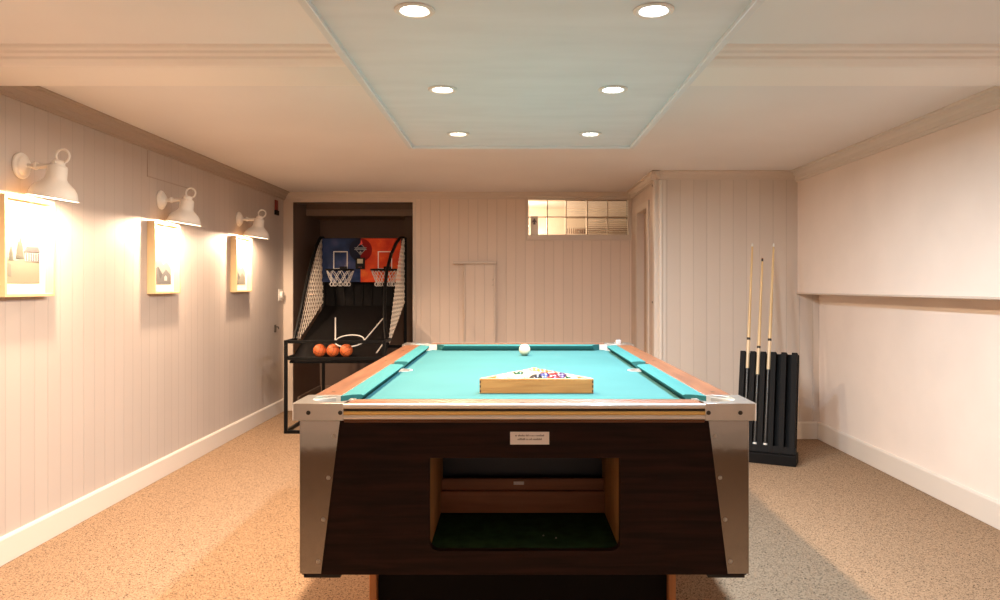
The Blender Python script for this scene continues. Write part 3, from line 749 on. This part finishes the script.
# pedestal base: two orange edged wooden uprights with a dark board between, front and back
bm = NB(); add_box(bm, CX - .435, CX + .487, 2.33, 3.75, .0, KZ0 - .0005)
for v in bm.verts:
    v.co.x = v.co.x
bm.free()
for x0 in (-.440, .483):
    bm = NB(); add_box(bm, x0, x0 + .0225, 2.28, 3.80, 0, KZ0 - .0005); obj('base_upright', bm, M['base_wood'], tb, bevel=.002)
for y0 in (2.31, 3.75):
    bm = NB(); add_box(bm, -.4175, .483, y0, y0 + .02, 0, KZ0 - .0005); obj('base_panel', bm, M['black_panel'], tb)
bm = NB(); add_box(bm, -.462, -.4405, 2.6, 2.66, 0, KZ0 - .05); obj('base_bracket', bm, M['black_panel'], tb)

# ------------------------------------------------------------------ triangle, balls
BR = .02857
TXc, TYf, TH = .079, 2.385, .0475
sd = .3745; tk = .0112; ht = sd * math.sqrt(3) / 2
def tri(side, yoff):
    h = side * math.sqrt(3) / 2
    return [(-side / 2, yoff), (side / 2, yoff), (0, yoff + h)]
inn = sd - 2 * tk * math.sqrt(3)
t = thing('ball_triangle', 'wooden triangle rack full of balls on the turquoise cloth', 'ball rack', (TXc, TYf, BZ + .0005), R(0))
def corner_cut(P, c):
    out = []
    for i in range(3):
        a = Vector((*P[i - 1], 0)); b = Vector((*P[i], 0)); d = Vector((*P[(i + 1) % 3], 0))
        out += [tuple((b + (a - b).normalized() * c)[:2]), tuple((b + (d - b).normalized() * c)[:2])]
    return out
O = corner_cut(tri(sd, 0), .010); I = corner_cut(tri(inn, tk), .012)
# front bar and two side bars as separate parts
bm = NB(); add_plate(bm, [(-sd / 2 + .003, 0), (sd / 2 - .003, 0), (sd / 2 - .0105, .0125), (-sd / 2 + .0105, .0125)], [], 0, TH, XY); obj('front_bar', bm, M['rack_wood'], t, local=True, bevel=.0015)
for s in (-1, 1):
    A = (s * (sd / 2 - .0007), .0035); 
    p0 = Vector((s * (sd / 2 + .0003), .0008)); 
    a = Vector((s * (sd / 2 - .0100), .0128)); b = Vector((s * .0003, ht - .006)); n = Vector((s * -.866, -.5)) * tk
    o0 = a - n * .55; o1 = b
    bm = NB(); add_plate(bm, [tuple(o0), tuple(o1), (s * .0003, ht - .006 - 2 * tk), tuple(Vector((s * (inn / 2), tk + .0003)))], [], 0, TH, XY); obj('side_bar', bm, M['rack_wood'], t, local=True, bevel=.0012)
for s in (-1, 1):
    bm = NB()
    for k in range(3): add_box(bm, s * (sd / 2 - .0062) - .0022, s * (sd / 2 - .0062) + .0022, -.0004, .002, .004 + .015 * k, .012 + .015 * k)
    obj('joint_pin', bm, M['rack_joint'], t, local=True)

def ball_mat(name, col, stripe):
    m = bpy.data.materials.new(name); m.use_nodes = True
    nt = m.node_tree; b = nt.nodes['Principled BSDF']; L = nt.links.new
    b.inputs['Roughness'].default_value = .12; b.inputs['Coat Weight'].default_value = .3
    tc = nt.nodes.new('ShaderNodeTexCoord'); sp = nt.nodes.new('ShaderNodeSeparateXYZ'); L(tc.outputs['Object'], sp.inputs[0])
    ab = nt.nodes.new('ShaderNodeMath'); ab.operation = 'ABSOLUTE'; L(sp.outputs['Z'], ab.inputs[0])
    lt = nt.nodes.new('ShaderNodeMath'); lt.operation = 'LESS_THAN'; L(ab.outputs[0], lt.inputs[0]); lt.inputs[1].default_value = .0145 if stripe else 1
    # number disc round +X
    gx = nt.nodes.new('ShaderNodeMath'); gx.operation = 'ABSOLUTE'; L(sp.outputs['X'], gx.inputs[0])
    gt = nt.nodes.new('ShaderNodeMath'); gt.operation = 'LESS_THAN'; L(gx.outputs[0], gt.inputs[0]); gt.inputs[1].default_value = .0268
    mu = nt.nodes.new('ShaderNodeMath'); mu.operation = 'MULTIPLY'; L(lt.outputs[0], mu.inputs[0]); L(gt.outputs[0], mu.inputs[1])
    mx = nt.nodes.new('ShaderNodeMix'); mx.data_type = 'RGBA'; L(mu.outputs[0], mx.inputs[0])
    mx.inputs[6].default_value = (.42, .345, .24, 1); mx.inputs[7].default_value = (*col, 1)
    L(mx.outputs[2], b.inputs['Base Color'])
    return m
BC = dict(yellow=(.50, .30, .03), blue=(.008, .012, .09), red=(.32, .015, .01), purple=(.04, .012, .07), orange=(.42, .09, .015), green=(.005, .05, .025), maroon=(.12, .004, .015), black=(.008, .008, .01))
def ball_mesh(c, stripe):
    bm = NB(); bmesh.ops.create_uvsphere(bm, u_segments=32, v_segments=20, radius=BR)
    me = bpy.data.meshes.new('pool_ball'); bm.to_mesh(me); bm.free()
    for p in me.polygons: p.use_smooth = True
    me.materials.append(ball_mat(('striped_' if stripe else 'solid_') + c, BC[c], stripe)); return me
# rows from the front bar (5) to the apex (1); (colour, striped, (rx, ry, rz) degrees)
rows = [[('orange', 1, (30, 25, 0)), ('blue', 1, (10, -15, 0)), ('black', 0, (40, 0, 20)), ('maroon', 0, (20, 30, 0)), ('green', 1, (0, 25, 20))],
        [('red', 1, (5, 20, 0)), ('purple', 1, (25, 10, 0)), ('blue', 0, (10, 10, 0)), ('purple', 0, (0, -60, 10))],
        [('green', 0, (0, 80, 0)), ('maroon', 1, (25, 0, 0)), ('red', 0, (0, 20, 0))],
        [('yellow', 1, (15, 20, 0)), ('orange', 0, (0, 15, 0))],
        [('yellow', 0, (0, 30, 0))]]
rowname = ['front row of the triangle against the bar', 'second row of the triangle', 'third row of the triangle', 'row of two near the triangle tip', 'tip of the triangle']
base_y = TYf + tk + BR + .0018
cache = {}
for r_, row in enumerate(rows):
    n = len(row)
    for k, (c, st, rot) in enumerate(row):
        if (c, st) not in cache: cache[(c, st)] = ball_mesh(c, st)
        o = bpy.data.objects.new('pool_ball', cache[(c, st)]); COL.objects.link(o)
        o.location = (TXc + (k - (n - 1) / 2) * (2 * BR + .0003), base_y + r_ * BR * math.sqrt(3) * 1.003, BZ + BR + .0006)
        o.rotation_euler = tuple(R(a) for a in rot)
        tag(o, '%s %s pool ball in the %s' % (c, 'striped' if st else 'plain', rowname[r_]), 'ball', 'pool balls in the triangle')
bm = NB(); bmesh.ops.create_uvsphere(bm, u_segments=32, v_segments=20, radius=BR)
cb = obj('cue_ball', bm, mat('cue_ball_resin', (.62, .56, .40), .12), smooth=80); cb.location = (.063, 3.69, BZ + BR + .0006)
tag(cb, 'cream white cue ball alone near the far cushion', 'ball')

bm = NB(); add_box(bm, -.011, .011, -.011, .011, 0, .022)
t = thing('chalk_cube', 'small pale chalk cube on the far right corner of the pool table', 'chalk', (.572, 3.985, TT + .003), R(14))
obj('block', bm, mat('pale_chalk', (.55, .45, .44), .9), t, local=True, bevel=.0015)
bm = NB(); add_lathe(bm, [(0, .0222), (.008, .0222), (.0075, .0226), (0, .0226)], 14); obj('chalk_face', bm, mat('blue_chalk', (.12, .25, .40), .95), t, local=True)

# ------------------------------------------------------------------ basketball arcade game
AXL, AXR = -1.84, -1.04
g = thing('basketball_game', 'black framed two hoop basketball arcade game standing in the dark recess', 'arcade game', ((AXL + AXR) / 2, 6.6, 0))
TR = .014
def sq(bm, p, q, w=.026):
    p, q = Vector(p), Vector(q); d = q - p; ax = max(range(3), key=lambda i: abs(d[i]))
    lo = [min(p[i], q[i]) - w / 2 for i in range(3)]; hi = [max(p[i], q[i]) + w / 2 for i in range(3)]
    add_box(bm, lo[0], hi[0], lo[1], hi[1], lo[2], hi[2])
for x in (AXL, AXR):
    bm = NB(); sq(bm, (x, 6.02, .0135), (x, 6.02, .746)); obj('leg', bm, M['black_tube'], g, bevel=.003)
    bm = NB(); sq(bm, (x, 7.22, .0135), (x, 7.22, 1.66)); obj('rear_post', bm, M['black_tube'], g, bevel=.003)
    bm = NB(); sq(bm, (x, 6.05, .0135), (x, 7.19, .0135)); obj('floor_bar', bm, M['black_tube'], g, bevel=.003)
    bm = NB(); sq(bm, (x, 6.05, .61), (x, 7.19, .61)); obj('side_bar', bm, M['black_tube'], g, bevel=.003)
    bm = NB(); sq(bm, (x, 6.05, .746), (x, 6.30, .746)); obj('handrail', bm, M['black_tube'], g, bevel=.003)
for z, nm in ((.746, 'top_bar'), (.61, 'lower_bar'), (.0135, 'foot_bar')):
    bm = NB(); sq(bm, (AXL + .027, 6.02, z), (AXR - .027, 6.02, z)); obj(nm, bm, M['black_tube'], g, bevel=.003)
bm = NB(); sq(bm, (AXL + .027, 7.22, 1.655), (AXR - .027, 7.22, 1.655)); sq(bm, (AXL + .027, 7.22, .61), (AXR - .027, 7.22, .61)); obj('cross_bar', bm, M['black_tube'], g, bevel=.003)
curve = [(6.25, .75), (6.34, .85), (6.46, 1.00), (6.58, 1.165), (6.72, 1.34), (6.88, 1.50), (7.00, 1.60), (7.10, 1.662), (7.20, 1.668)]
bow = lambda y: .085 * math.sin(PI * max(0, min(1, (y - 6.2) / .98))) + .012
for x in (AXL, AXR):
    bm = NB(); add_tube(bm, [(x - (bow(y) if x == AXR else 0), y, z) for y, z in curve], .015, 10); obj('curved_tube', bm, M['black_tube'], g, smooth=50)
# side nets clipped to the outline in (y, z)
ramp_z = lambda y: .58 + .383 * (y - 6.05)
outline = curve[:-1] + [(7.19, 1.655), (7.19, ramp_z(7.19) + .02), (6.7, ramp_z(6.7) + .02), (6.28, ramp_z(6.28) + .03)]
def inside(p, P):
    c = False; n = len(P)
    for i in range(n):
        (x0, y0), (x1, y1) = P[i], P[(i + 1) % n]
        if (y0 > p[1]) != (y1 > p[1]) and p[0] < (x1 - x0) * (p[1] - y0) / (y1 - y0) + x0: c = not c
    return c
for x in (AXL + .004, AXR - .004):
    bm = NB()
    for sg in (-1, 1):
        k = -3.0
        while k < 3.0:
            run = []
            for i in range(260):
                y = 6.2 + i * .004; z = 1.15 + sg * (y - 6.7) * 1.25 + k
                if .55 < z < 1.7 and inside((y, z), outline): run.append((y, z))
                else:
                    if len(run) > 3: add_tube(bm, [(x, *run[0]), (x + .0, *run[-1])], .0028, 4)
                    run = []
            if len(run) > 3: add_tube(bm, [(x, *run[0]), (x, *run[-1])], .0028, 4)
            k += .074
    obj('side_net', bm, M['net'], g)
# ramp with printed court lines
bm = NB()
add_prism(bm, [(6.05, ramp_z(6.05)), (7.17, ramp_z(7.17)), (7.17, ramp_z(7.17) - .012), (6.05, ramp_z(6.05) - .012)], 'x', AXL + .02, AXR - .02)
rp = obj('ramp', bm, M['black_fabric'], g)
def on_ramp(x, y, h=.002): return (x, y, ramp_z(y) + h)
bm = NB()
ecx, ecy = -1.408, 6.42
add_tube(bm, [on_ramp(ecx + .124 * math.cos(a * PI / 16), ecy + .113 * math.sin(a * PI / 16)) for a in range(32)], .006, 6, closed=True)
add_tube(bm, [on_ramp(ecx - .124, ecy + .0), on_ramp(-1.644, 6.89)], .006, 6)
add_tube(bm, [on_ramp(ecx + .124, ecy + .0), on_ramp(-1.200, 6.87)], .006, 6)
add_tube(bm, [on_ramp(-1.135, 6.20), on_ramp(-1.112, 6.35)], .006, 6)
obj('court_line', bm, M['white_line'], rp)
bm = NB()
for k in range(9):
    f = k / 8; add_tube(bm, [(AXL + .03 + (AXR - AXL - .06) * f, 7.165, 1.235), (AXL + .03 + (AXR - AXL - .06) * f + .01 * math.sin(k), 7.16, ramp_z(7.16) + .004)], .004, 6)
add_box(bm, AXL + .02, AXR - .02, 7.17, 7.178, ramp_z(7.17) - .01, 1.25)
obj('rear_curtain', bm, M['black_fabric'], g, smooth=50)
# backboard
BY = 7.08; bx0, bx1, bz0, bz1 = -1.833, -1.046, 1.238, 1.655; bmid = -1.448
bm = NB(); add_box(bm, bx0 + .016, bx1 - .016, BY, BY + .02, bz0, bz1)
bb = obj('backboard', bm, M['board_blue'], g, bevel=.002)
bm = NB(); add_box(bm, bmid, bx1 - .016, BY - .0022, BY - .0004, bz0, bz1); rp2 = obj('red_half', bm, M['board_red'], bb); rp2['label'] = 'red and orange printed half'
bm = NB(); add_plate(bm, arc(bmid, 1.545, .11, 90, 270, 16), [], BY - .0016, BY - .0002, XZ); obj('dark_arc', bm, M['board_dark'], bb)
bm = NB(); add_plate(bm, arc(bmid, 1.545, .11, -90, 90, 16), [], BY - .0036, BY - .0024, XZ); obj('dark_red_arc', bm, M['board_darkred'], bb)
for cxx in (-1.64, -1.215):
    bm = NB(); add_plate(bm, rect(cxx - .068, cxx + .068, 1.362, 1.532), [rect(cxx - .060, cxx + .060, 1.370, 1.524)], BY - .0046, BY - .003, XZ); obj('target_square', bm, M['white_line'], bb)
bm = NB(); add_box(bm, bmid - .043, bmid + .043, BY - .03, BY - .004, 1.362, 1.470); scb = obj('scoreboard', bm, M['black_tube'], g, bevel=.004)
bm = NB(); add_box(bm, bmid - .026, bmid + .028, BY - .032, BY - .0302, 1.415, 1.458); obj('display', bm, M['screen'], scb)
bm = NB(); add_box(bm, bmid - .012, bmid - .004, BY - .032, BY - .0302, 1.375, 1.383); add_box(bm, bmid + .006, bmid + .014, BY - .032, BY - .0302, 1.375, 1.383); obj('button', bm, M['red'], scb)
lg = [(bmid, 1.495), (bmid + .052, 1.553), (bmid, 1.612), (bmid - .052, 1.553)]
bm = NB(); add_plate(bm, lg, [], BY - .008, BY - .004, XZ); lgo = obj('badge', bm, M['board_dark'], bb)
bm = NB(); add_plate(bm, lg, [[(bmid + (x - bmid) * .86, 1.553 + (z - 1.553) * .86) for x, z in lg]], BY - .0095, BY - .008, XZ)
add_box(bm, bmid - .058, bmid + .058, BY - .010, BY - .0081, 1.545, 1.552); add_box(bm, bmid - .058, bmid + .058, BY - .010, BY - .0081, 1.563, 1.568)
for k in range(8): add_box(bm, bmid - .046 + .012 * k, bmid - .039 + .012 * k, BY - .010, BY - .0081, 1.5535, 1.5605)
obj('badge_outline', bm, M['badge_grey'], bb)
bm = NB(); add_plate(bm, [(bmid - .016, 1.588), (bmid + .022, 1.603), (bmid + .006, 1.643), (bmid, 1.61)], [], BY - .011, BY - .0096, XZ); obj('badge_flame', bm, mat('badge_red', (.6, .05, .04), .4), bb)
bm = NB(); add_plate(bm, [(bmid - .014, 1.520), (bmid, 1.506), (bmid + .014, 1.520), (bmid, 1.536)], [], BY - .011, BY - .0096, XZ); obj('badge_gem', bm, M['badge_grey'], bb)
for cxx in (-1.610, -1.190):
    hy, hz, hr = 6.935, 1.352, .128
    bm = NB(); add_tube(bm, [(cxx + hr * math.cos(a * PI / 16), hy + hr * math.sin(a * PI / 16), hz) for a in range(32)], .009, 8, closed=True)
    add_box(bm, cxx - .035, cxx + .035, hy + hr - .004, BY - .003, hz - .008, hz + .035)
    h = obj('hoop', bm, M['black_tube'], g, smooth=50)
    bm = NB(); NS = 10
    for k in range(NS):
        for sg in (-1, 1):
            pts = []
            for i in range(5):
                f = i / 4; a = 2 * PI * (k + sg * f * 1.0) / NS; rr_ = hr * (1 - .36 * f)
                pts.append((cxx + rr_ * math.cos(a), hy + rr_ * math.sin(a), hz - .006 - .115 * f))
            add_tube(bm, pts, .0032, 5)
    for k in range(NS):
        a = 2 * PI * (k + .0) / NS; rr_ = hr * .64
        add_tube(bm, [(cxx + rr_ * math.cos(a) + .016 * math.cos(q * PI / 4), hy + rr_ * math.sin(a), hz - .135 + .018 * math.sin(q * PI / 4)) for q in range(8)], .0028, 4, closed=True)
    obj('hoop_net', bm, M['hoop_net'], h)
# three small basketballs in the gutter
br = .0530
bm = NB(); bmesh.ops.create_uvsphere(bm, u_segments=32, v_segments=20, radius=br)
t = thing('basketball', 'small orange basketball at the left of the three in the game gutter', 'ball', (-1.590, 6.115, ramp_z(6.115) + br * 1.075 + .006), 0, 'small basketballs in the arcade game')
obj('cover', bm, M['rubber_ball'], t, smooth=80, local=True)
bm = NB()
for rot in (Matrix.Rotation(R(90), 3, 'X'), Matrix.Rotation(R(90), 3, 'Y'), Matrix.Identity(3)):
    add_tube(bm, [rot @ Vector((br * math.cos(a * PI / 16), br * math.sin(a * PI / 16), 0)) for a in range(32)], .0012, 5, closed=True)
for s in (-1, 1):
    add_tube(bm, [Vector((s * br * .55, br * .835 * math.cos(a * PI / 16), br * .835 * math.sin(a * PI / 16))) for a in range(32)], .0012, 5, closed=True)
obj('seam', bm, M['black_line'], t, local=True)
t.rotation_euler = (.4, .3, .2)
b2 = dup(t, (-1.480, 6.115, t.location.z), 'small orange basketball between the two others in the game gutter'); b2.rotation_euler = (1.0, .2, .9)
b3 = dup(t, (-1.370, 6.115, t.location.z), 'small orange basketball at the right of the three in the game gutter'); b3.rotation_euler = (.2, .9, -.5)

# ------------------------------------------------------------------ cue stand and cues
RX, RYy, RA = 1.730, 5.055, R(-27)
st_ = thing('cue_stand', 'black wooden cue stand leaning back on the carpet by the closet wall', 'cue stand', (RX, RYy, 0), RA)
TL = R(-15)
UP = Matrix.Translation((0, .0, .07)) @ Matrix.Rotation(TL, 4, 'X')
bm = NB(); add_box(bm, -.205, .205, -.075, .075, .0005, .07); obj('base', bm, M['rack_black'], st_, local=True, bevel=.004)
bm = NB(); add_box(bm, -.197, .197, .022, .040, -.002, .68, mtx=UP); obj('back_board', bm, M['rack_black'], st_, local=True, bevel=.002)
for i in range(6):
    x = -.1725 + .069 * i
    bm = NB(); add_box(bm, x - .018, x + .018, -.035, .022, -.006, .685, mtx=UP); obj('slat', bm, M['rack_black'], st_, local=True, bevel=.003)
bm = NB(); add_box(bm, -.197, .197, -.034, .021, -.006, .040, mtx=UP); obj('ledge', bm, M['rack_black'], st_, local=True)

def cue(gx, length, label, dx=0.0, tipwhite=True):
    c0 = UP @ Vector((gx, -.010, .0425)); dirv = (UP.to_3x3() @ Vector((dx, 0.0, 1))).normalized()
    W = Matrix.Translation((RX, RYy, 0)) @ Matrix.Rotation(RA, 4, 'Z')
    p = W @ c0; d = W.to_3x3() @ dirv
    q = Vector((0, 0, 1)).rotation_difference(d)
    t = thing('pool_cue', label, 'cue', p, 0, 'cues in the black stand')
    t.rotation_mode = 'QUATERNION'; t.rotation_quaternion = q
    Lh = length
    def seg(nm, z0, z1, r0, r1, m):
        bm = NB(); add_lathe(bm, [(0, z0), (r0, z0), (r1, z1), (0, z1)], 16); return obj(nm, bm, m, t, local=True, smooth=40)
    seg('butt_cap', 0, .012, .0150, .0152, M['white_plastic'])
    seg('butt', .012, Lh * .36, .0150, .0132, M['cue_butt'])
    seg('forearm', Lh * .36, Lh * .50, .0132, .0118, M['maple_pale'])
    seg('joint_ring', Lh * .50, Lh * .512, .0124, .0124, M['black_line'])
    seg('shaft', Lh * .512, Lh - .026, .0114, .0070, M['maple'])
    seg('ferrule', Lh - .026, Lh - .006, .0070, .0068, M['white_plastic'] if tipwhite else M['black_line'])
    seg('tip', Lh - .006, Lh, .0066, .0055, M['white_line'] if tipwhite else M['tray_wood'])
cue(-.138, 1.45, 'long pool cue in the slot of the stand nearest the table, pale tip', -.004)
cue(-.069, 1.335, 'shortest pool cue, dark tipped, between the two longer ones', .0, False)
cue(.0, 1.445, 'long pool cue in the third slot, farthest from the table', .004)

# ------------------------------------------------------------------ world, camera, view
w = bpy.data.worlds.new('World'); S.world = w; w.use_nodes = True
w.node_tree.nodes['Background'].inputs[0].default_value = (.9, .85, .8, 1); w.node_tree.nodes['Background'].inputs[1].default_value = 0.05
cam = bpy.data.cameras.new('camera'); co = bpy.data.objects.new('camera', cam); COL.objects.link(co)
co.location = (0, 0, 1.2); co.rotation_euler = (R(90), 0, 0)
cam.sensor_width = 36; cam.lens = 36 * 740 / 1000; cam.shift_x = -12 / 1000; cam.shift_y = -14 / 1000
cam.clip_start = .05; cam.clip_end = 60
S.camera = co
vs = S.view_settings
S.display_settings.display_device = 'sRGB'
vs.view_transform = 'Standard'; vs.look = 'None'; vs.exposure = 0.06; vs.gamma = 1.0; vs.use_curve_mapping = False
S.cycles.use_denoising = True
S.cycles.max_bounces = 10; S.cycles.diffuse_bounces = 6; S.cycles.transmission_bounces = 8
S.cycles.sample_clamp_indirect = 6
S.cycles.caustics_reflective = False; S.cycles.caustics_refractive = False
